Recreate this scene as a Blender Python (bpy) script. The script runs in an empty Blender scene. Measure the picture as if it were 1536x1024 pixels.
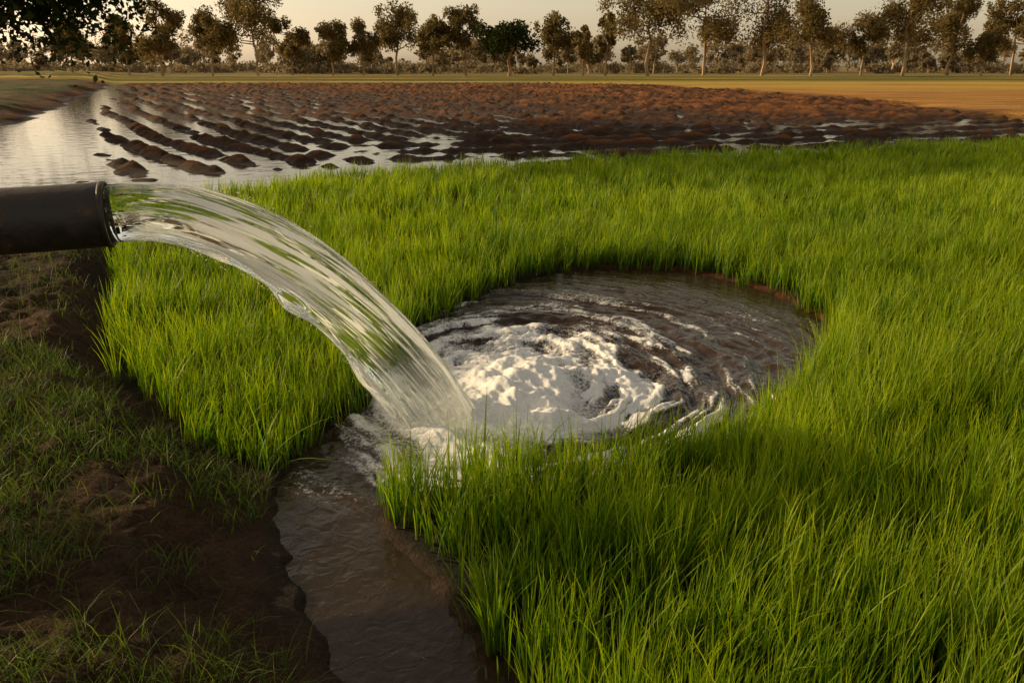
import bpy, math
import numpy as np
rng=np.random.default_rng(7)
S=bpy.context.scene
S.view_settings.view_transform='Standard'; S.view_settings.look='None'
# ---------------- noise helpers
TAB=np.random.default_rng(1).random((16,256,256))
def vn(x,y,s=0,px=256):
    x=np.asarray(x,float);y=np.asarray(y,float)
    xi=np.floor(x).astype(int);yi=np.floor(y).astype(int);fx=x-xi;fy=y-yi
    fx=fx*fx*(3-2*fx);fy=fy*fy*(3-2*fy);T=TAB[s%16]
    x0=(xi%px)&255;x1=((xi+1)%px)&255;y0=yi&255;y1=(yi+1)&255
    return (T[x0,y0]*(1-fx)+T[x1,y0]*fx)*(1-fy)+(T[x0,y1]*(1-fx)+T[x1,y1]*fx)*fy
def fbm(x,y,o=4,s=0):
    r=0;a=.5;t=0
    for i in range(o):
        r=r+a*vn(np.asarray(x)*2**i+13.7*i,np.asarray(y)*2**i+5.1*i,s+i);t+=a;a*=.5
    return r/t
def ss(a,b,x):
    t=np.clip((np.asarray(x)-a)/(b-a),0,1);return t*t*(3-2*t)
def inpoly(x,y,P):
    c=np.zeros(x.shape,bool);n=len(P)
    for i in range(n):
        x1,y1=P[i];x2,y2=P[(i+1)%n]
        if y1==y2: continue
        c^=((y1>y)!=(y2>y))&(x<(x2-x1)*(y-y1)/(y2-y1)+x1)
    return c
def dpoly(x,y,P):
    d=np.full(x.shape,1e9);n=len(P)
    for i in range(n):
        x1,y1=P[i];x2,y2=P[(i+1)%n];dx,dy=x2-x1,y2-y1
        t=np.clip(((x-x1)*dx+(y-y1)*dy)/(dx*dx+dy*dy),0,1)
        d=np.minimum(d,np.hypot(x-x1-t*dx,y-y1-t*dy))
    return np.where(inpoly(x,y,P),-d,d)
def smooth_poly(P,it=2):
    for _ in range(it):
        Q=[]
        for i in range(len(P)):
            a=np.array(P[i]);b=np.array(P[(i+1)%len(P)])
            Q+= [tuple(.75*a+.25*b),tuple(.25*a+.75*b)]
        P=Q
    return P
# ---------------- layout (metres, x right, y away)
WAT=smooth_poly([(-.69,3.92),(-.63,4.5),(-.59,5.28),(-.32,5.77),(.01,6.45),(.45,6.83),(1.0,6.92),(1.52,6.75),(1.8,6.35),
 (1.98,5.77),(2.05,5.3),(1.85,4.7),(1.5,4.1),(1.1,3.6),(.66,3.3),(.35,3.15),(-.18,3.08),(-.5,3.0),(-.55,2.8),(-.44,2.62),(-.28,2.4),(-.16,2.15),
 (-.02,1.9),(.08,1.5),(.1,-2),(-.35,-2),(-.38,1.5),(-.42,1.93),(-.56,2.15),(-.74,2.5),(-.88,2.9),(-.90,3.2),(-.83,3.6)],1)
RICE=[(-3.6,10.7),(-2.7,12.2),(-.7,13.5),(2.7,15.1),(10.8,18.3),(17,20.5),(17,.9),(.22,.9),(.16,1.5),(.04,1.93),(-.1,2.17),(-.22,2.4),
 (-.4,2.68),(-.52,2.95),(-.7,3.3),(-.83,3.5),(-.99,3.13),(-1.25,3.32),(-1.58,3.67),(-2.08,4.2),(-2.61,5.42),(-3.2,6.8),(-3.6,7.7),(-3.8,9)]
RBY=[14,18,26,45,75,100];RBX=[22,19,16.0,17.5,12.5,-10]
def plow_mask(x,y):
    near=ss(0,1.6,(y-.30*x-13.7)+(fbm(x*.4,y*.4,4,9)-.5)*3.5)
    left=ss(-.5,.7,(x+.42*y+1.3)+(fbm(x*.3,y*.3,4,2)-.5)*2.6)
    rb=np.interp(np.clip(y,0,200),RBY,RBX)
    right=ss(1.2,-.6,x-rb+(fbm(x*.3,y*.3,3,8)-.5)*3)
    far=ss(92,86,y)
    return near*left*right*far
FEX=[-3.6,-2.7,-.7,2.7,10.8,17,60];FEY=[10.7,12.2,13.5,15.1,18.3,20.5,40]
def height(x,y):
    dw=dpoly(x,y,WAT); dwn=dw+(fbm(x*9,y*9,3,1)-.5)*.09
    h=-.10+ss(-.09,.06,dwn)*.125
    bank=ss(-.1,1.3,-x-.42*np.maximum(y-1,0)+.15)*ss(11.0,8.0,y)
    dr=dpoly(x,y,RICE)
    onbank=ss(.0,.35,dr)*ss(.02,.5,dw)*ss(10.6,8,y)*ss(.2,-.3,x)
    n=fbm(x*2.2,y*2.2,5,4)
    cl=fbm(x*7,y*7,4,6)
    h=h+onbank*(.05+.14*bank+.05*(n-.4)+.09*(cl-.5))+ (dw>0)*onbank*(fbm(x*19,y*19,3,6)-.5)*.055
    fe=np.where(x<-3.6,10.4,np.interp(x,FEX,FEY))
    beyond=ss(0,.5,y-fe-.15)
    P=plow_mask(x,y)
    w=(fbm(x*.09,y*.09,2,3)-.5)*1.6+(fbm(x*.6,y*.6,4,6)-.5)*.42
    a=x+.50*y-2.0*np.exp(-np.clip(y-14,0,200)/7)+w; b0=y-.36*x-15.0+w*1.2
    A=.5+.5*np.cos(a*2*np.pi/1.15);Bq=.5+.5*np.cos(b0*2*np.pi/1.6)
    hw=ss(9,5.5,b0+(fbm(x*.5,y*.5,2,6)-.5)*2)*ss(3,8,x+.5*y)
    rid=A*(1-hw)+Bq*hw
    edge=ss(4,16,y-.36*x-14.5)
    dry=np.clip(ss(-5,17,x+.10*(y-20))*(.0+1.0*edge)+ss(42,78,y)*.75,0,1)
    cl1=fbm(x*1.3,y*1.3,3,5);cl2=fbm(x*3.4,y*3.4,3,11);cl3=fbm(x*.35,y*.35,3,14)-.5
    hp=-.104+.064*dry-.016*hw+rid*(.085+.17*cl1)+(cl2-.5)*(.20+.08*dry)*(.30+.70*rid)+cl3*.12
    wl=-.12+.05*(fbm(x*.5,y*.5,3,7)-.5)
    rb=np.interp(np.clip(y,0,200),RBY,RBX)
    dryland=np.maximum(ss(-1.,1.5,x-rb),ss(84,94,y))
    hb=wl*(1-dryland)+dryland*(.10+.03*(fbm(x*1.5,y*1.5,3,2)-.5))
    hb=hb*(1-P)+hp*P
    e=ss(0,3.5,-x-.42*y-2.2+(fbm(x*.3,y*.3,3,11)-.5)*2.5)*ss(20,30,y)
    hb=hb+e*(.55+.35*(fbm(x*.6,y*.6,4,12)-.5))
    for yb,aa in((97,.28),(124,.22)):
        hb=hb+aa*np.exp(-((y-yb-.03*x)/1.4)**2)
    return h*(1-beyond)+hb*beyond
def mesh_from(name,V,F,mats,attrs=None,midx=None,smooth=True,link=True):
    me=bpy.data.meshes.new(name);V=np.asarray(V,np.float32);F=np.asarray(F,np.int32)
    me.vertices.add(len(V));me.vertices.foreach_set('co',V.ravel())
    k=F.shape[1];me.loops.add(F.size);me.loops.foreach_set('vertex_index',F.ravel())
    me.polygons.add(len(F));me.polygons.foreach_set('loop_start',np.arange(0,F.size,k,dtype=np.int32))
    me.polygons.foreach_set('loop_total',np.full(len(F),k,np.int32))
    if midx is not None: me.polygons.foreach_set('material_index',np.asarray(midx,np.int32))
    me.polygons.foreach_set('use_smooth',np.full(len(F),smooth,bool))
    for m in mats: me.materials.append(m)
    if attrs:
        for an,A in attrs.items():
            A=np.asarray(A,np.float32)
            if A.ndim==1:
                at=me.attributes.new(an,'FLOAT','POINT');at.data.foreach_set('value',A)
            else:
                if A.shape[1]==3:A=np.c_[A,np.ones(len(A))]
                at=me.attributes.new(an,'FLOAT_COLOR','POINT');at.data.foreach_set('color',A.astype(np.float32).ravel())
    me.update(calc_edges=True)
    ob=bpy.data.objects.new(name,me)
    if link:S.collection.objects.link(ob)
    return ob
def gridfaces(nx,ny,wrap=False):
    i=np.arange(nx-1 if not wrap else nx);j=np.arange(ny-1)
    I,J=np.meshgrid(i,j,indexing='ij');I2=(I+1)%nx
    return np.stack([I*ny+J,I2*ny+J,I2*ny+J+1,I*ny+J+1],-1).reshape(-1,4)
# ---------------- material helpers
def mat(name):
    m=bpy.data.materials.new(name);m.use_nodes=True;nt=m.node_tree;nt.nodes.clear()
    o=nt.nodes.new('ShaderNodeOutputMaterial');return m,nt,o
def N(nt,t,**k):
    n=nt.nodes.new(t)
    for a,b in k.items():
        if a.startswith('i_'): n.inputs[a[2:].replace('_',' ')].default_value=b
        else:setattr(n,a,b)
    return n
def attr(nt,name):return N(nt,'ShaderNodeAttribute',attribute_name=name)
def L(nt,a,b):nt.links.new(a,b)
def mixc(nt,f,a,b,bt='MIX'):
    n=nt.nodes.new('ShaderNodeMix');n.data_type='RGBA';n.blend_type=bt
    for s,v in((0,f),(6,a),(7,b)):
        if hasattr(v,'is_linked'):L(nt,v,n.inputs[s])
        else:n.inputs[s].default_value=v if s==0 else (*v,1) if len(v)==3 else v
    return n.outputs[2]
def ramp(nt,src,st):
    r=nt.nodes.new('ShaderNodeValToRGB');L(nt,src,r.inputs[0])
    e=r.color_ramp.elements
    while len(e)<len(st):e.new(.5)
    for q,(p,c) in zip(e,st):q.position=p;q.color=(*c,1)
    return r.outputs[0]
# ground
mg,nt,o=mat('ground_soil')
c=attr(nt,'Col');w=attr(nt,'wet')
geo=N(nt,'ShaderNodeNewGeometry')
n1=N(nt,'ShaderNodeTexNoise',i_Scale=9.,i_Detail=8.,i_Roughness=.7);L(nt,geo.outputs['Position'],n1.inputs['Vector'])
n2=N(nt,'ShaderNodeTexNoise',i_Scale=70.,i_Detail=5.,i_Roughness=.7);L(nt,geo.outputs['Position'],n2.inputs['Vector'])
v1=ramp(nt,n1.outputs['Fac'],[(.3,(.45,.42,.4)),(.7,(1.5,1.5,1.5))])
v2=ramp(nt,n2.outputs['Fac'],[(.3,(.5,.47,.45)),(.7,(1.45,1.45,1.45))])
cc=mixc(nt,1.,c.outputs['Color'],v1,'MULTIPLY');cc=mixc(nt,1.,cc,v2,'MULTIPLY')
b=N(nt,'ShaderNodeBsdfPrincipled');L(nt,cc,b.inputs['Base Color'])
mr=N(nt,'ShaderNodeMapRange');mr.inputs[3].default_value=.95;mr.inputs[4].default_value=.5;L(nt,w.outputs['Fac'],mr.inputs[0]);L(nt,mr.outputs[0],b.inputs['Roughness'])
b.inputs['Specular IOR Level'].default_value=.15
ad=N(nt,'ShaderNodeMath',operation='ADD');L(nt,n1.outputs['Fac'],ad.inputs[0]);L(nt,n2.outputs['Fac'],ad.inputs[1])
bp=N(nt,'ShaderNodeBump',i_Strength=1.,i_Distance=.045);L(nt,ad.outputs[0],bp.inputs['Height']);L(nt,bp.outputs[0],b.inputs['Normal'])
L(nt,b.outputs[0],o.inputs[0])
# ---------------- GROUND
g=lambda a,b,n:np.linspace(a,b,n,endpoint=False)
xs=np.concatenate([-np.geomspace(4000,62,24,endpoint=False),g(-62,-32,70),g(-32,-5,270),g(-5,-3,50),g(-3,2.2,220),g(2.2,8,100),g(8,22,150),np.geomspace(22,4000,50)])
ys=np.concatenate([-np.geomspace(500,6,10,endpoint=False),g(-6,1,30),g(1,8,280),g(8,12,40),g(12,30,240),g(30,80,260),g(80,160,70),np.geomspace(160,6000,40)])
X,Y=np.meshgrid(xs,ys,indexing='ij');X=X.ravel();Y=Y.ravel()
Z=height(X,Y)
def c3(r,g_,b_):return np.array([r,g_,b_])
def lerp(A,B,t):return A*(1-t[:,None])+B*t[:,None]
def tl(c):return np.tile(c,(len(X),1))
soil=c3(.09,.050,.024)
col=tl(soil)
nz=fbm(X*1.3,Y*1.3,4,3)
col=lerp(col,tl(c3(.045,.025,.013)),ss(.4,.65,nz))
dr=dpoly(X,Y,RICE);dw=dpoly(X,Y,WAT)
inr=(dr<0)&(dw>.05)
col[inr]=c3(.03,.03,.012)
lip=ss(.16,.02,np.abs(dw-.02))*ss(4,5,Y)*ss(.3,1.2,X);col=lerp(col,tl(c3(.22,.075,.03)),lip*.8)
fe=np.where(X<-3.6,10.4,np.interp(X,FEX,FEY))
bey=ss(0,.3,Y-fe-.1)
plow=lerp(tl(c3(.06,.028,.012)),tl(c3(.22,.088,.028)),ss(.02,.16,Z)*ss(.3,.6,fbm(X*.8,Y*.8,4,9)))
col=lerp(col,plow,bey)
rb=np.interp(np.clip(Y,0,200),RBY,RBX)
gold=np.clip(np.maximum(ss(-1,2,X-rb+(fbm(X*.4,Y*.4,3,8)-.5)*3),ss(84,90,Y)),0,1)*bey
gcol=lerp(tl(c3(.52,.27,.06)),tl(c3(.32,.16,.04)),ss(.3,.7,fbm(X*.35,Y*1.2,4,10)))
gg=tl(c3(.50,.36,.055))
gcol=lerp(gcol,gg,ss(58,80,Y+.2*X)*ss(.3,.5,fbm(X*.05,Y*.2,3,5)))
col=lerp(col,gcol,gold)
for a,b2,cc_ in((89,91.5,c3(.16,.17,.03)),(95,99,c3(.08,.09,.02)),(100,119,c3(.52,.36,.08)),(121,126,c3(.11,.115,.025)),(128,148,c3(.50,.35,.08)),(156,6000,c3(.18,.14,.05))):
    YY=Y-.03*X
    m=ss(a-1,a,YY)*ss(b2+1,b2,YY)*.85;col=lerp(col,tl(cc_),m)
e=ss(.12,.35,Z)*(Y<80)*(X<-.42*Y-1)
col=lerp(col,lerp(tl(c3(.13,.085,.038)),tl(c3(.07,.09,.02)),ss(.4,.6,fbm(X,Y,4,2))),e*bey)
wet=np.clip(ss(.10,-.02,Z)*1.0,0,1)*np.where(Y<10,ss(.25,.02,dw),1)*(1-gold)
col*= (1-.6*wet)[:,None]
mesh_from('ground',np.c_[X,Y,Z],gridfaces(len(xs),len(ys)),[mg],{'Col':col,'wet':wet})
# ---------------- flooded field water
mw,nt,o=mat('flood_water')
b=N(nt,'ShaderNodeBsdfPrincipled');b.inputs['Base Color'].default_value=(.04,.028,.017,1);b.inputs['Roughness'].default_value=.06;b.inputs['IOR'].default_value=1.36
geo=N(nt,'ShaderNodeNewGeometry')
n1=N(nt,'ShaderNodeTexNoise',i_Scale=2.5,i_Detail=5.);L(nt,geo.outputs['Position'],n1.inputs['Vector'])
bp=N(nt,'ShaderNodeBump',i_Strength=.3,i_Distance=.03);L(nt,n1.outputs['Fac'],bp.inputs['Height']);L(nt,bp.outputs[0],b.inputs['Normal']);L(nt,b.outputs[0],o.inputs[0])
wx=np.linspace(-60,24,30);wy=np.linspace(10.2,88,30);A,B=np.meshgrid(wx,wy,indexing='ij')
mesh_from('flood_water',np.c_[A.ravel(),B.ravel(),np.zeros(A.size)],gridfaces(30,30),[mw])
# ---------------- pool water
mp_,nt,o=mat('pool_water')
fo=attr(nt,'foam')
b=N(nt,'ShaderNodeBsdfPrincipled');b.inputs['Base Color'].default_value=(.034,.020,.010,1);b.inputs['Roughness'].default_value=.07;b.inputs['IOR'].default_value=1.33
f=N(nt,'ShaderNodeBsdfPrincipled');f.inputs['Base Color'].default_value=(.92,.91,.88,1);f.inputs['Roughness'].default_value=.25
f.inputs['Subsurface Weight'].default_value=.4;f.inputs['Subsurface Radius'].default_value=(.03,.03,.03)
geo=N(nt,'ShaderNodeNewGeometry')
n1=N(nt,'ShaderNodeTexNoise',i_Scale=60.,i_Detail=7.,i_Roughness=.78,i_Distortion=.8);L(nt,geo.outputs['Position'],n1.inputs['Vector'])
n3=N(nt,'ShaderNodeTexNoise',i_Scale=16.,i_Detail=4.,i_Distortion=1.);L(nt,geo.outputs['Position'],n3.inputs['Vector'])
bp=N(nt,'ShaderNodeBump',i_Strength=.8,i_Distance=.012);L(nt,n1.outputs['Fac'],bp.inputs['Height']);L(nt,bp.outputs[0],f.inputs['Normal'])
bp2=N(nt,'ShaderNodeBump',i_Strength=.45,i_Distance=.012);L(nt,n3.outputs['Fac'],bp2.inputs['Height']);L(nt,bp2.outputs[0],b.inputs['Normal'])
m1=N(nt,'ShaderNodeMath',operation='MULTIPLY_ADD');L(nt,n1.outputs['Fac'],m1.inputs[0]);m1.inputs[1].default_value=2.2;m1.inputs[2].default_value=-1.1
m2=N(nt,'ShaderNodeMath',operation='ADD',use_clamp=True);L(nt,m1.outputs[0],m2.inputs[0]);L(nt,fo.outputs['Fac'],m2.inputs[1])
m3=ramp(nt,m2.outputs[0],[(.32,(0,0,0)),(.75,(1,1,1))])
mx=N(nt,'ShaderNodeMixShader');L(nt,m3,mx.inputs[0]);L(nt,b.outputs[0],mx.inputs[1]);L(nt,f.outputs[0],mx.inputs[2]);L(nt,mx.outputs[0],o.inputs[0])
px_=np.linspace(-1.15,2.3,460);py_=np.concatenate([np.linspace(-2,2.4,90,endpoint=False),np.linspace(2.4,7.15,600)])
A,B=np.meshgrid(px_,py_,indexing='ij');A=A.ravel();B=B.ravel()
cx,cy=.15,4.4
dx=A-cx;dy=(B-cy)*.82;r=np.hypot(dx,dy);th=np.arctan2(dy,dx)
wr=r+.26*(fbm(A*2.0,B*2.0,4,3)-.5)+.05*np.sin(th*2+1)
def ringn(fr,ft,o_,sd):
    a1=fbm(wr*fr,th*ft+20,o_,sd);a2=fbm(wr*fr,(th+2*np.pi)*ft+20,o_,sd);t=ss(-3.14,-1.9,th);return a2*(1-t)+a1*t
st1=ringn(9,1.4,5,6);st2=ringn(26,3.5,4,9)
st1=.6*st1+.4*st2
blobs=fbm(A*6,B*6,5,2);fineb=fbm(A*17,B*17,4,5)
core=ss(1.0,.2,r+(fbm(A*3,B*3,4,12)-.5)*.8)
stre=ss(.44,.60,st1)*ss(2.4,.8,r+(fbm(A*1.7,B*1.7,3,3)-.5)*.9)
front=ss(.75,.0,np.hypot((A+.22)*.85,(B-3.72)*1.1)+(blobs-.5)*.3)
edgefoam=ss(.40,.58,st1)*ss(4.7,3.6,B)*ss(-.7,-.3,A)
foam=np.clip(core*(.64+1.1*(blobs-.44))+stre*.70*(.7+1.4*(fineb-.44))+front*.75+edgefoam*.45,0,1)*ss(2.75,3.1,B)
rings=(st1-.5)*.13*ss(2.4,.5,r)*ss(.1,.45,r)+np.sin(wr*2*np.pi/.22)*.010*ss(2.2,.6,r)*ss(.3,.6,r)
mound=.14*ss(.6,.0,np.hypot(A-.10,B-4.15)+(fbm(A*2.5,B*2.5,3,4)-.5)*.3)
Zp=rings+mound+core*(blobs-.45)*.10+core*(fineb-.5)*.04+(fbm(A*9,B*9,4,8)-.5)*.022*(.3+ss(2.2,.5,r))+front*(blobs-.3)*.09
Zp=Zp*ss(2.6,3.1,B)+(fbm(A*12,B*9,3,8)-.5)*.005*ss(3.1,2.6,B)
mesh_from('irrigation_pool_water',np.c_[A,B,Zp+.004],gridfaces(len(px_),len(py_)),[mp_],{'foam':foam})
# ---------------- jet
p0=np.array([-1.63,3.45,1.03]);p1=np.array([-.335,3.74,0.])
dh=(p1-p0)[:2];Lh=np.hypot(*dh);dh/=Lh
ns,nphi=420,300
s=np.linspace(-.05,1.04,ns);d=s*Lh
cxy=p0[:2]+d[:,None]*dh
kk=(1.03+.15*Lh)/Lh**2
cz=1.03+.15*d-kk*d*d
C=np.c_[cxy,cz];T=np.gradient(C,axis=0);T/=np.linalg.norm(T,axis=1)[:,None]
side=np.array([-dh[1],dh[0],0]);U=np.cross(T,side);U*=-1
U*=np.sign(U[0,2])
phi=np.linspace(0,2*np.pi,nphi,endpoint=False)
SS,PH=np.meshgrid(s,phi,indexing='ij')
u=PH/(2*np.pi)
sh=u+.035*np.sin(SS*5)+.03*(fbm(SS*5,u*0+3,3,2)-.5)
def pn(fr,fs,sd):return vn((sh%1)*fr,SS*fs+7*sd,sd,px=fr)
rid=.6*pn(9,1.8,1)+.3*pn(24,3,2)+.1*pn(80,6,3)
fine=.6*pn(60,7,4)+.4*pn(130,14,5)
R=(.116+.056*ss(0,1,SS))*(1+(.06+.22*ss(0,.3,SS))*(rid-.5)+(.03+.05*ss(.5,1,SS))*(fine-.5)+.16*ss(.1,.9,SS)*(pn(5,5,6)-.5))
R=np.where(SS<.01,np.minimum(R,.114),R)
low=ss(.2,1,-np.cos(PH))
R=R+low*ss(.1,.6,SS)*(pn(20,12,7)-.5)*.06
V=C[:,None,:]+R[...,None]*(np.cos(PH)[...,None]*U[:,None,:]*1.0+np.sin(PH)[...,None]*side*.95)
fj=.40*pn(12,2.2,8)+.30*pn(44,4,9)+.30*pn(130,10,10)
jf=ss(.54,.65,fj)*ss(.0,.12,SS)
jf=np.clip(jf+ss(.80,1.03,SS)*(.15+.7*fine)*.55,0,1)
mj,nt,o=mat('jet_water')
a_=attr(nt,'foam')
gl=N(nt,'ShaderNodeBsdfGlass',i_IOR=1.33,i_Roughness=.0);gl.inputs['Color'].default_value=(.98,1,.97,1)
f=N(nt,'ShaderNodeBsdfPrincipled');f.inputs['Base Color'].default_value=(.9,.9,.88,1);f.inputs['Roughness'].default_value=.2
tr=N(nt,'ShaderNodeBsdfTranslucent');tr.inputs[0].default_value=(.9,.9,.88,1)
mf=N(nt,'ShaderNodeMixShader');mf.inputs[0].default_value=.4;L(nt,f.outputs[0],mf.inputs[1]);L(nt,tr.outputs[0],mf.inputs[2])
mx=N(nt,'ShaderNodeMixShader');L(nt,a_.outputs['Fac'],mx.inputs[0]);L(nt,gl.outputs[0],mx.inputs[1]);L(nt,mf.outputs[0],mx.inputs[2]);L(nt,mx.outputs[0],o.inputs[0])
F=gridfaces(ns,nphi);
I=np.arange(ns-1);F=np.concatenate([F,np.stack([I*nphi+nphi-1,(I+1)*nphi+nphi-1,(I+1)*nphi,I*nphi],-1)])
jet=mesh_from('water_jet',V.reshape(-1,3),F,[mj],{'foam':jf.ravel()})
def ico():
    import bmesh
    bm=bmesh.new();bmesh.ops.create_icosphere(bm,subdivisions=1,radius=1);bm.verts.ensure_lookup_table()
    v=np.array([q.co[:] for q in bm.verts]);f=np.array([[q.index for q in p.verts] for p in bm.faces]);bm.free();return v,f
iv,if_=ico()
nd=1500
P=[];Rr=[]
for i in range(nd):
    if i<300:
        k=rng.integers(60,ns-10);ph=rng.choice([0,np.pi])+rng.normal(0,.5);rr=(.135+.03*k/ns)+abs(rng.normal(0,.012))
        P.append(C[k]+rr*(np.cos(ph)*U[k]+np.sin(ph)*side));Rr.append(rng.uniform(.001,.003))
    else:
        a=rng.uniform(0,2*np.pi);q=abs(rng.normal(0,.34));P.append(np.array([-.2+q*np.cos(a)*1.4,3.85+q*np.sin(a)*1.1,.04+abs(rng.normal(0,.05))]));Rr.append(rng.uniform(.0008,.0028))
P=np.array(P);Rr=np.array(Rr)
V=(P[:,None,:]+iv[None]*Rr[:,None,None]).reshape(-1,3);F=(if_[None]+(np.arange(nd)*len(iv))[:,None,None]).reshape(-1,3)
mesh_from('water_spray',V,F,[mj],{'foam':np.full(len(V),.5)})
# ---------------- pipe
mpi,nt,o=mat('pipe_dark_iron')
b=N(nt,'ShaderNodeBsdfPrincipled')
tc=N(nt,'ShaderNodeTexCoord');n1=N(nt,'ShaderNodeTexNoise',i_Scale=9.,i_Detail=8.,i_Roughness=.7);L(nt,tc.outputs['Object'],n1.inputs['Vector'])
L(nt,ramp(nt,n1.outputs['Fac'],[(.3,(.010,.008,.006)),(.55,(.026,.018,.012)),(.7,(.10,.055,.028))]),b.inputs['Base Color'])
L(nt,ramp(nt,n1.outputs['Fac'],[(.3,(.4,.4,.4)),(.7,(.8,.8,.8))]),b.inputs['Roughness'])
bp=N(nt,'ShaderNodeBump',i_Strength=.6,i_Distance=.012);L(nt,n1.outputs['Fac'],bp.inputs['Height']);L(nt,bp.outputs[0],b.inputs['Normal']);L(nt,b.outputs[0],o.inputs[0])
def lathe(name,prof,org,axis,sides=72):
    ax=np.array(axis,float);ax/=np.linalg.norm(ax);s1=np.cross(ax,[0,0,1]);s1/=np.linalg.norm(s1);s2=np.cross(s1,ax)
    an=np.linspace(0,2*np.pi,sides,endpoint=False);pr=np.array(prof)
    V=np.array(org)+pr[:,0][:,None,None]*ax+pr[:,1][:,None,None]*(np.cos(an)[None,:,None]*s1+np.sin(an)[None,:,None]*s2)
    n=len(pr);I,J=np.meshgrid(np.arange(n-1),np.arange(sides),indexing='ij')
    F=np.stack([I*sides+J,(I+1)*sides+J,(I+1)*sides+(J+1)%sides,I*sides+(J+1)%sides],-1).reshape(-1,4)
    return mesh_from(name,V.reshape(-1,3),F,[mpi])
pipe=bpy.data.objects.new('irrigation_pipe',None);S.collection.objects.link(pipe)
ax=np.array([.965,.26,.03]);ax/=np.linalg.norm(ax)
org=np.array([-1.63,3.45,1.03])
ch=[]
ch.append(lathe('pipe_body',[(-3.6,.108),(-3.6,.129),(-3.3,.130),(-2.2,.1295),(-1.0,.130),(-.4,.1295),(-.07,.1295),(-.02,.1295),(-.012,.127),(-.01,.117),(-.03,.116),(-3.6,.108)],org,ax))
ch.append(lathe('end_rim',[(-.022,.1285),(-.022,.1315),(-.018,.1335),(-.010,.1342),(-.004,.133),(0,.130),(0,.120),(-.006,.1175),(-.02,.1175)],org,ax))
e0=org-ax*3.6
ch.append(lathe('elbow_flange',[(-.03,.10),(-.03,.18),(.02,.18),(.02,.126)],e0,ax))
ch.append(lathe('riser',[(-.14,.02),(-.14,.15),(.3,.15),(1.1,.15),(1.1,.02)],[e0[0]-.1,e0[1],.0],(0.001,0,1)))
for q in ch:q.parent=pipe
# ---------------- blades
def blades(P,h,w,az,lean,face,lv=4,rnd=None,patch=None):
    n=len(P);V=np.zeros((n,lv,2,3));Tt=np.zeros((n,lv,2))
    dirx=np.cos(az);diry=np.sin(az);fx=np.cos(face);fy=np.sin(face)
    prof=np.interp(np.linspace(0,1,lv),[0,.35,.7,1],[.75,1,.72,.06])
    for i in range(lv):
        t=i/(lv-1);l=lean*h*(.25*t+.75*t*t)*1.0
        z=h*(t-np.clip(lean,0,1.4)**2*.38*t**2.2)
        ctr=P+np.stack([dirx*l,diry*l,z],-1);ww=(w*prof[i]/2)[:,None]
        sd=np.stack([fx,fy,np.zeros(n)],-1)
        V[:,i,0]=ctr-sd*ww;V[:,i,1]=ctr+sd*ww;Tt[:,i]=t
    base=(np.arange(n)*lv*2)[:,None];Fl=[]
    for i in range(lv-1):
        Fl.append(np.c_[base+2*i,base+2*i+1,base+2*i+3,base+2*i+2])
    F=np.stack(Fl,1).reshape(-1,4)
    colr=np.zeros((n,lv,2,3));colr[...,0]=rnd[:,None,None];colr[...,1]=Tt;colr[...,2]=patch[:,None,None]
    return V.reshape(-1,3),F,colr.reshape(-1,3)
def join(parts):
    Vs=[];Fs=[];Cs=[];o=0
    for v,f,c in parts:Vs.append(v);Fs.append(f+o);Cs.append(c);o+=len(v)
    return np.concatenate(Vs),np.concatenate(Fs),np.concatenate(Cs)
def leafmat(name,base,mid,tip,alt,trans,rough=.5,tw=.42,sp_=.2):
    m,nt,o=mat(name);a=attr(nt,'bl');sp=N(nt,'ShaderNodeSeparateColor');L(nt,a.outputs['Color'],sp.inputs[0])
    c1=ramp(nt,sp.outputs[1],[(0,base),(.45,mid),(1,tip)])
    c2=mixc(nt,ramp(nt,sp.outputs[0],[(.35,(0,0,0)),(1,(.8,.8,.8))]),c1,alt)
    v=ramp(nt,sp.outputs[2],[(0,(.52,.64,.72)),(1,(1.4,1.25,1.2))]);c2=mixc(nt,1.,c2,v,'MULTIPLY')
    b=N(nt,'ShaderNodeBsdfPrincipled');L(nt,c2,b.inputs['Base Color']);b.inputs['Roughness'].default_value=rough;b.inputs['Specular IOR Level'].default_value=sp_
    t=N(nt,'ShaderNodeBsdfTranslucent');tc=mixc(nt,1.,c2,trans,'MULTIPLY');L(nt,tc,t.inputs[0])
    mx=N(nt,'ShaderNodeMixShader');mx.inputs[0].default_value=tw;L(nt,b.outputs[0],mx.inputs[1]);L(nt,t.outputs[0],mx.inputs[2]);L(nt,mx.outputs[0],o.inputs[0]);return m
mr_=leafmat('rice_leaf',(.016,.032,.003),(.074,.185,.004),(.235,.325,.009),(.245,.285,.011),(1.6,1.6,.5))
parts=[]
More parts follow.
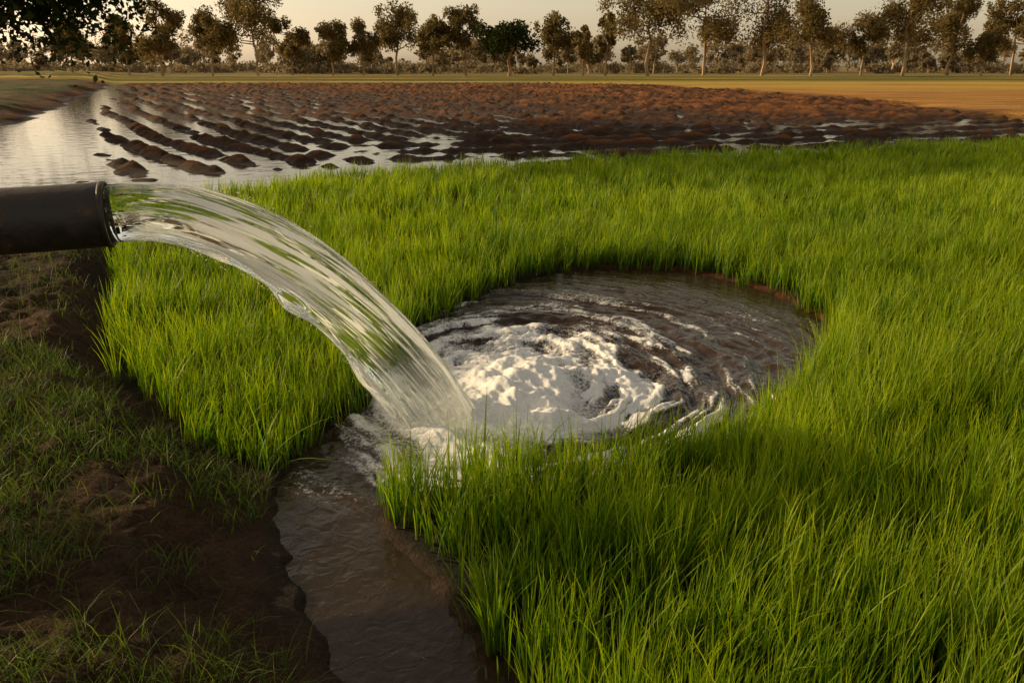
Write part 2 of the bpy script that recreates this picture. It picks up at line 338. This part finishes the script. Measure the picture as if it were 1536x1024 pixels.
def rice_zone(y0,y1,tuft,per,w,lv,hs):
    area=(y1-y0)*(17+3.9);n=int(area*tuft)
    x=rng.uniform(-3.9,17,n);y=rng.uniform(y0,y1,n)
    k=(x<.72*y+1.9);x=x[k];y=y[k]
    edge=(fbm(x*5,y*5,2,3)-.5)*.24
    dwt=dpoly(x,y,WAT)
    k=(dpoly(x,y,RICE)<edge)&(dwt>.0+edge*.5);x=x[k];y=y[k];dwt=dwt[k]
    n=len(x);x=np.repeat(x,per);y=np.repeat(y,per)
    ta=rng.uniform(0,6.28,n*per);tr=abs(rng.normal(0,.018,n*per))
    x=x+tr*np.cos(ta);y=y+tr*np.sin(ta);m=n*per
    patch=.5*fbm(x*.9,y*.9,4,5)+.5*np.repeat(rng.random(n),per);hh=fbm(x*2.5,y*2.5,3,7)
    h=hs*(.62+.76*hh)*np.repeat(rng.uniform(.68,1.24,n),per)*rng.uniform(.55,1.1,m)
    wind=.10;dxl=np.cos(ta)*rng.uniform(0,.5,m)+wind*1.0+(fbm(x*1.5,y*1.5,3,1)-.5)*.6;dyl=np.sin(ta)*rng.uniform(0,.5,m)+(fbm(x*1.5,y*1.5,3,2)-.5)*.6
    az=np.arctan2(dyl,dxl);lean=np.clip(np.hypot(dxl,dyl)*rng.uniform(.35,1.35,m),0,1.15)
    z=np.maximum(height(x,y),-.03)-.005
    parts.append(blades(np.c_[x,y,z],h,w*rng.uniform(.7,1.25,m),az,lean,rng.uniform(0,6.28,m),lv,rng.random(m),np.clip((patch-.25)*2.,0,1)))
    return m
tot=0
tot+=rice_zone(.9,4.6,520,8,.0050,5,.265)
tot+=rice_zone(4.6,8.2,280,8,.0065,4,.265)
tot+=rice_zone(8.2,13,135,8,.009,4,.26)
tot+=rice_zone(13,20.6,75,8,.0135,4,.25)
lx=np.array([-.11,-.10,-.12,-1.0,-.98,-1.02,-.28,-.25,.3,-.95]);ly=np.array([3.02,3.03,3.0,3.1,3.12,3.08,2.55,2.5,2.3,3.1])
lh=np.array([.42,.33,.25,.34,.38,.30,.36,.3,.33,.25]);laz=np.array([1.2,.2,2.9,.3,2.6,0.9,.2,.5,.1,-.3]);ll=np.array([.1,.35,.4,.9,.3,.5,1.0,.5,.8,1.2])
parts.append(blades(np.c_[lx,ly,height(lx,ly)],lh,np.full(10,.009),laz,ll,laz+1.57,8,np.full(10,.3),np.full(10,.5)))
V,F,Cc=join(parts)
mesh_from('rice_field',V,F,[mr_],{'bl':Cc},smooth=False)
print('rice blades',tot,len(F))
# ---------------- bank grass
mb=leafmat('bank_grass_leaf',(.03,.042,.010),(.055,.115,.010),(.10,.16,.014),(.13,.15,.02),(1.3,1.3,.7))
n=230000
x=rng.uniform(-6,.3,n);y=rng.uniform(.8,10.3,n)
m_=fbm(x*1.3,y*1.3,4,13)+.25*(fbm(x*6,y*6,3,11)-.5)
k=(dpoly(x,y,RICE)>.10)&(dpoly(x,y,WAT)>.06)&(x>-.72*y-1.2)
dens=ss(.38,.54,m_+.04)*np.where(y<4.2,1.,.12)*np.where(x<-.35-.2*y,1,.45)
k&=rng.random(n)<dens+.02
x=x[k];y=y[k];m=len(x);print('bank',m)
bp1=blades(np.c_[x,y,height(x,y)-.004],rng.uniform(.04,.14,m)*(.6+.8*fbm(x*3,y*3,2,1)),rng.uniform(.0018,.0038,m),rng.uniform(0,6.28,m),rng.uniform(.2,1.4,m),rng.uniform(0,6.28,m),4,rng.random(m),rng.random(m))
V,F,Cc=bp1
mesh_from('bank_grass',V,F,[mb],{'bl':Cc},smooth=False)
md=leafmat('straw',(.16,.10,.05),(.2,.13,.06),(.2,.13,.06),(.10,.06,.03),(1,.9,.7))
n=9000;x=rng.uniform(-5,.2,n);y=rng.uniform(.8,9.5,n);k=(dpoly(x,y,RICE)>-.02)&(dpoly(x,y,WAT)>.03);x=x[k];y=y[k];m=len(x)
v_,f_,c_=blades(np.c_[x,y,height(x,y)+.002],rng.uniform(.02,.06,m),rng.uniform(.001,.0025,m),rng.uniform(0,6.28,m),rng.uniform(1.2,1.6,m),rng.uniform(0,6.28,m),4,rng.random(m),rng.random(m))
mesh_from('dry_straw_litter',v_,f_,[md],{'bl':c_},smooth=False)
# ---------------- trees
def leaf_mat(name,a,b_,tw=.25):
    m,nt,o=mat(name);at=attr(nt,'bl');sp=N(nt,'ShaderNodeSeparateColor');L(nt,at.outputs['Color'],sp.inputs[0])
    c1=mixc(nt,sp.outputs[0],a,b_)
    d=N(nt,'ShaderNodeBsdfDiffuse');L(nt,c1,d.inputs[0]);t=N(nt,'ShaderNodeBsdfTranslucent');L(nt,c1,t.inputs[0])
    mx=N(nt,'ShaderNodeMixShader');mx.inputs[0].default_value=tw;L(nt,d.outputs[0],mx.inputs[1]);L(nt,t.outputs[0],mx.inputs[2]);L(nt,mx.outputs[0],o.inputs[0]);return m
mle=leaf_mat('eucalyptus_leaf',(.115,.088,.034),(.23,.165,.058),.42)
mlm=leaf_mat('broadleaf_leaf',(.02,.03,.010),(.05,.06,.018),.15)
mld=leaf_mat('distant_leaf_hazed',(.21,.17,.10),(.29,.22,.12),.45)  # aerial haze put into the leaf colour: paler and less saturated
mtb,nt,o=mat('tree_bark');b=N(nt,'ShaderNodeBsdfDiffuse');n1=N(nt,'ShaderNodeTexNoise',i_Scale=3.,i_Detail=5.);L(nt,ramp(nt,n1.outputs['Fac'],[(.35,(.20,.13,.07)),(.65,(.55,.40,.24))]),b.inputs[0]);L(nt,b.outputs[0],o.inputs[0])
def tube(pts,rad,sd=6):
    pts=np.array(pts,float);rad=np.array(rad);n=len(pts);T=np.gradient(pts,axis=0);T/=np.linalg.norm(T,axis=1)[:,None]+1e-9
    ref=np.array([.3,1,.1]);A=np.cross(T,ref);A/=np.linalg.norm(A,axis=1)[:,None];B=np.cross(T,A)
    an=np.linspace(0,2*np.pi,sd,endpoint=False)
    V=pts[:,None]+rad[:,None,None]*(np.cos(an)[None,:,None]*A[:,None]+np.sin(an)[None,:,None]*B[:,None])
    I,J=np.meshgrid(np.arange(n-1),np.arange(sd),indexing='ij')
    F=np.stack([I*sd+J,I*sd+(J+1)%sd,(I+1)*sd+(J+1)%sd,(I+1)*sd+J],-1).reshape(-1,4)
    return V.reshape(-1,3),F
def leaves(C,R,n,size,r,flat=.75):
    pw=R**2.2;k=r.choice(len(C),n,p=pw/pw.sum());dv=r.normal(size=(n,3));dv/=np.linalg.norm(dv,axis=1)[:,None]
    rad=R[k]*(r.random(n)**.5)*(1+.22*np.clip(r.normal(size=n),-2,1.3)*(r.random(n)<.5));p=C[k]+dv*rad[:,None]*np.array([1,1,flat])
    a=r.normal(size=(n,3));a/=np.linalg.norm(a,axis=1)[:,None];b=np.cross(a,r.normal(size=(n,3)));b/=np.linalg.norm(b,axis=1)[:,None]
    sz=size*r.uniform(.6,1.4,n)[:,None];a=a*sz;b=b*sz*.6
    V=np.stack([p-a,p-b*.9,p+a,p+b],1).reshape(-1,3);F=np.arange(n*4).reshape(-1,4)
    c=np.repeat(np.clip(.5*r.random(n)+.5*r.random(len(C))[k],0,1),4)
    return V,F,np.c_[c,c,c]
def treegeo(loc,H,W,kind,seed,nl,ls):
    r=np.random.default_rng(seed);loc=np.array(loc,float);Vs=[];Fs=[];Cs=[];Ms=[];o=0
    lean=r.normal(0,.06,2)*H
    cb=r.uniform(.26,.45) if kind=='e' else .22
    tp=[loc+np.array([lean[0]*t*t+r.normal(0,.012)*H*(t>0),lean[1]*t*t,H*t*.86-.2*(t==0)]) for t in np.linspace(0,1,8)]
    tr0=H*(.021 if kind=='e' else .035)
    tubes=[(tp,np.linspace(tr0,tr0*.18,8))]
    cl=[];cr=[]
    nb=r.integers(9,15) if kind=='e' else 18
    for i in range(nb):
        t=(cb+(.95-cb)*(i+.5*r.random())/nb) if kind=='e' else r.uniform(.22,.8);base=np.array([np.interp(t,np.linspace(0,1,8),[q[a] for q in tp]) for a in range(3)])
        az=r.uniform(0,2*np.pi)
        if kind=='e':
            reach=W/2*r.uniform(.25,.95)*(1.15-abs(t-.65));end=base+np.array([np.cos(az)*reach,np.sin(az)*reach,H*r.uniform(.03,.14)]);cR=W*r.uniform(.13,.26)
        else:
            u_=r.uniform(-.55,1);q=np.sqrt(max(0,1-u_*u_));rr=r.uniform(.5,.75)
            end=loc+np.array([np.cos(az)*q*W/2*rr,np.sin(az)*q*W/2*rr,H*(.57+.36*u_*rr)]);cR=W*r.uniform(.17,.26)
        mid=(base+end)/2+np.array([0,0,-.03*H+r.normal(0,.015)*H])
        tubes.append(([base,mid,end],[tr0*.4,tr0*.25,tr0*.08]))
        cl.append(end);cr.append(cR)
        for j in range(3 if kind=='e' else 1):
            e2=end+r.normal(0,1,3)*np.array([.13*W,.13*W,.05*H]);cl.append(e2);cr.append(cR*r.uniform(.35,.75));tubes.append(([end*.6+mid*.4,e2],[tr0*.15,tr0*.05]))
    if kind=='e':
        cl.append(tp[-1]+[0,0,.03*H]);cr.append(W*.2)
    for p_,rd in tubes:
        v,f=tube(p_,rd);Vs.append(v);Fs.append(f+o);Cs.append(np.full((len(v),3),.5));Ms.append(np.zeros(len(f)));o+=len(v)
    v,f,c=leaves(np.array(cl),np.array(cr),nl,ls,r,1.15 if kind=='e' else .85);Vs.append(v);Fs.append(f+o);Cs.append(c);Ms.append(np.ones(len(f)))
    return np.concatenate(Vs),np.concatenate(Fs),np.concatenate(Cs),np.concatenate(Ms)
def tree(name,loc,H,W,kind,seed,nl,ls,lm):
    v,f,c,m=treegeo(loc,H,W,kind,seed,nl,ls);return mesh_from(name,v,f,[mtb,lm],{'bl':c},midx=m,smooth=False)
TL=[(195,38,40),(245,14,55),(320,27,48),(388,6,74),(440,40,36),(500,44,38),(545,42,36),(597,20,55),(650,40,40),(700,27,44),(830,36,42),(875,48,26),(908,30,20),
 (972,-10,92),(1055,0,78),(1142,-16,84),(1215,18,64),(1290,38,58),(1352,-5,84),(1420,8,56),(1470,44,38),(1515,18,60),(1590,10,70),(110,40,50),(-30,20,60),(1660,0,80)]
for i,(px,ty,w_) in enumerate(TL):
    Yd=148+rng.uniform(-8,14);sc=Yd/150;ww=w_*.138*sc
    tree('eucalyptus_tree',((px-768)*.112*sc,Yd,.0),(1.9+(100-ty)*.125)*sc,ww,'e',300+i,int(2600+ww*520),.21,mle)
tree('mango_tree',((764-768)*.112,143,0),1.9+(100-25)*.108,8.6,'m',55,6500,.26,mlm)
r=np.random.default_rng(5);Vs=[];Fs=[];Cs=[];Ms=[];o=0
for i in range(200):
    Yd=r.uniform(190,300);xx=r.uniform(-.75,.75)*Yd;hh=r.uniform(4.5,11)*Yd/250
    v,f,c,m=treegeo((xx,Yd,0),hh,hh*r.uniform(.5,.95),'e' if r.random()<.6 else 'm',900+i,700,.38)
    Vs.append(v);Fs.append(f+o);Cs.append(c);Ms.append(m);o+=len(v)
for i in range(260):
    Yd=r.uniform(185,300);xx=r.uniform(-.8,.8)*Yd
    v,f,c=leaves(np.array([[xx+q,Yd,r.uniform(.3,2.0)] for q in r.uniform(-4,4,5)]),r.uniform(.8,2.2,5),180,.38,r);Vs.append(v);Fs.append(f+o);Cs.append(c);Ms.append(np.ones(len(f)));o+=len(v)
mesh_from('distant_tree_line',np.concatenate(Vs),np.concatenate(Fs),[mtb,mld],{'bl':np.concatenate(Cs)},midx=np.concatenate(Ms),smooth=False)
tree('unseen_shade_tree',(-17.6,26,.3),8.6,14.5,'m',77,60000,.11,mlm)
tree('unseen_shade_tree',(-10.4,1.9,.1),6.6,4.8,'m',78,18000,.10,mlm)  # out-of-frame tree, added to cast shade over the lower foreground
# ---------------- light
el,azd=17.,-72.
a=math.radians(azd);e_=math.radians(el)
dv=np.array([math.sin(a)*math.cos(e_),math.cos(a)*math.cos(e_),math.sin(e_)])
sun=bpy.data.lights.new('sun','SUN');sun.energy=5.;sun.angle=math.radians(.6);sun.color=(1,.75,.42)
so=bpy.data.objects.new('sun',sun);S.collection.objects.link(so)
from mathutils import Vector
so.rotation_euler=Vector(dv).to_track_quat('Z','Y').to_euler()
w=bpy.data.worlds.new('World');S.world=w;w.use_nodes=True;nt=w.node_tree;nt.nodes.clear()
sk=nt.nodes.new('ShaderNodeTexSky');sk.sky_type='NISHITA';sk.sun_disc=False;sk.sun_elevation=e_;sk.sun_rotation=a;sk.dust_density=1.5;sk.air_density=1.0;sk.ozone_density=1
hs=nt.nodes.new('ShaderNodeHueSaturation');hs.inputs['Saturation'].default_value=.45;L(nt,sk.outputs[0],hs.inputs['Color'])
wc=mixc(nt,1.,hs.outputs[0],(1.22,1.01,.77),'MULTIPLY')
bg=nt.nodes.new('ShaderNodeBackground');bg.inputs[1].default_value=.15;L(nt,wc,bg.inputs[0]);ow=nt.nodes.new('ShaderNodeOutputWorld');L(nt,bg.outputs[0],ow.inputs[0])
cam=bpy.data.cameras.new('camera');co=bpy.data.objects.new('camera',cam);S.collection.objects.link(co);S.camera=co
cam.lens=30;cam.sensor_width=36;cam.clip_end=10000;co.location=(0,0,1.6);co.rotation_euler=(math.radians(90-17.84),0,0)
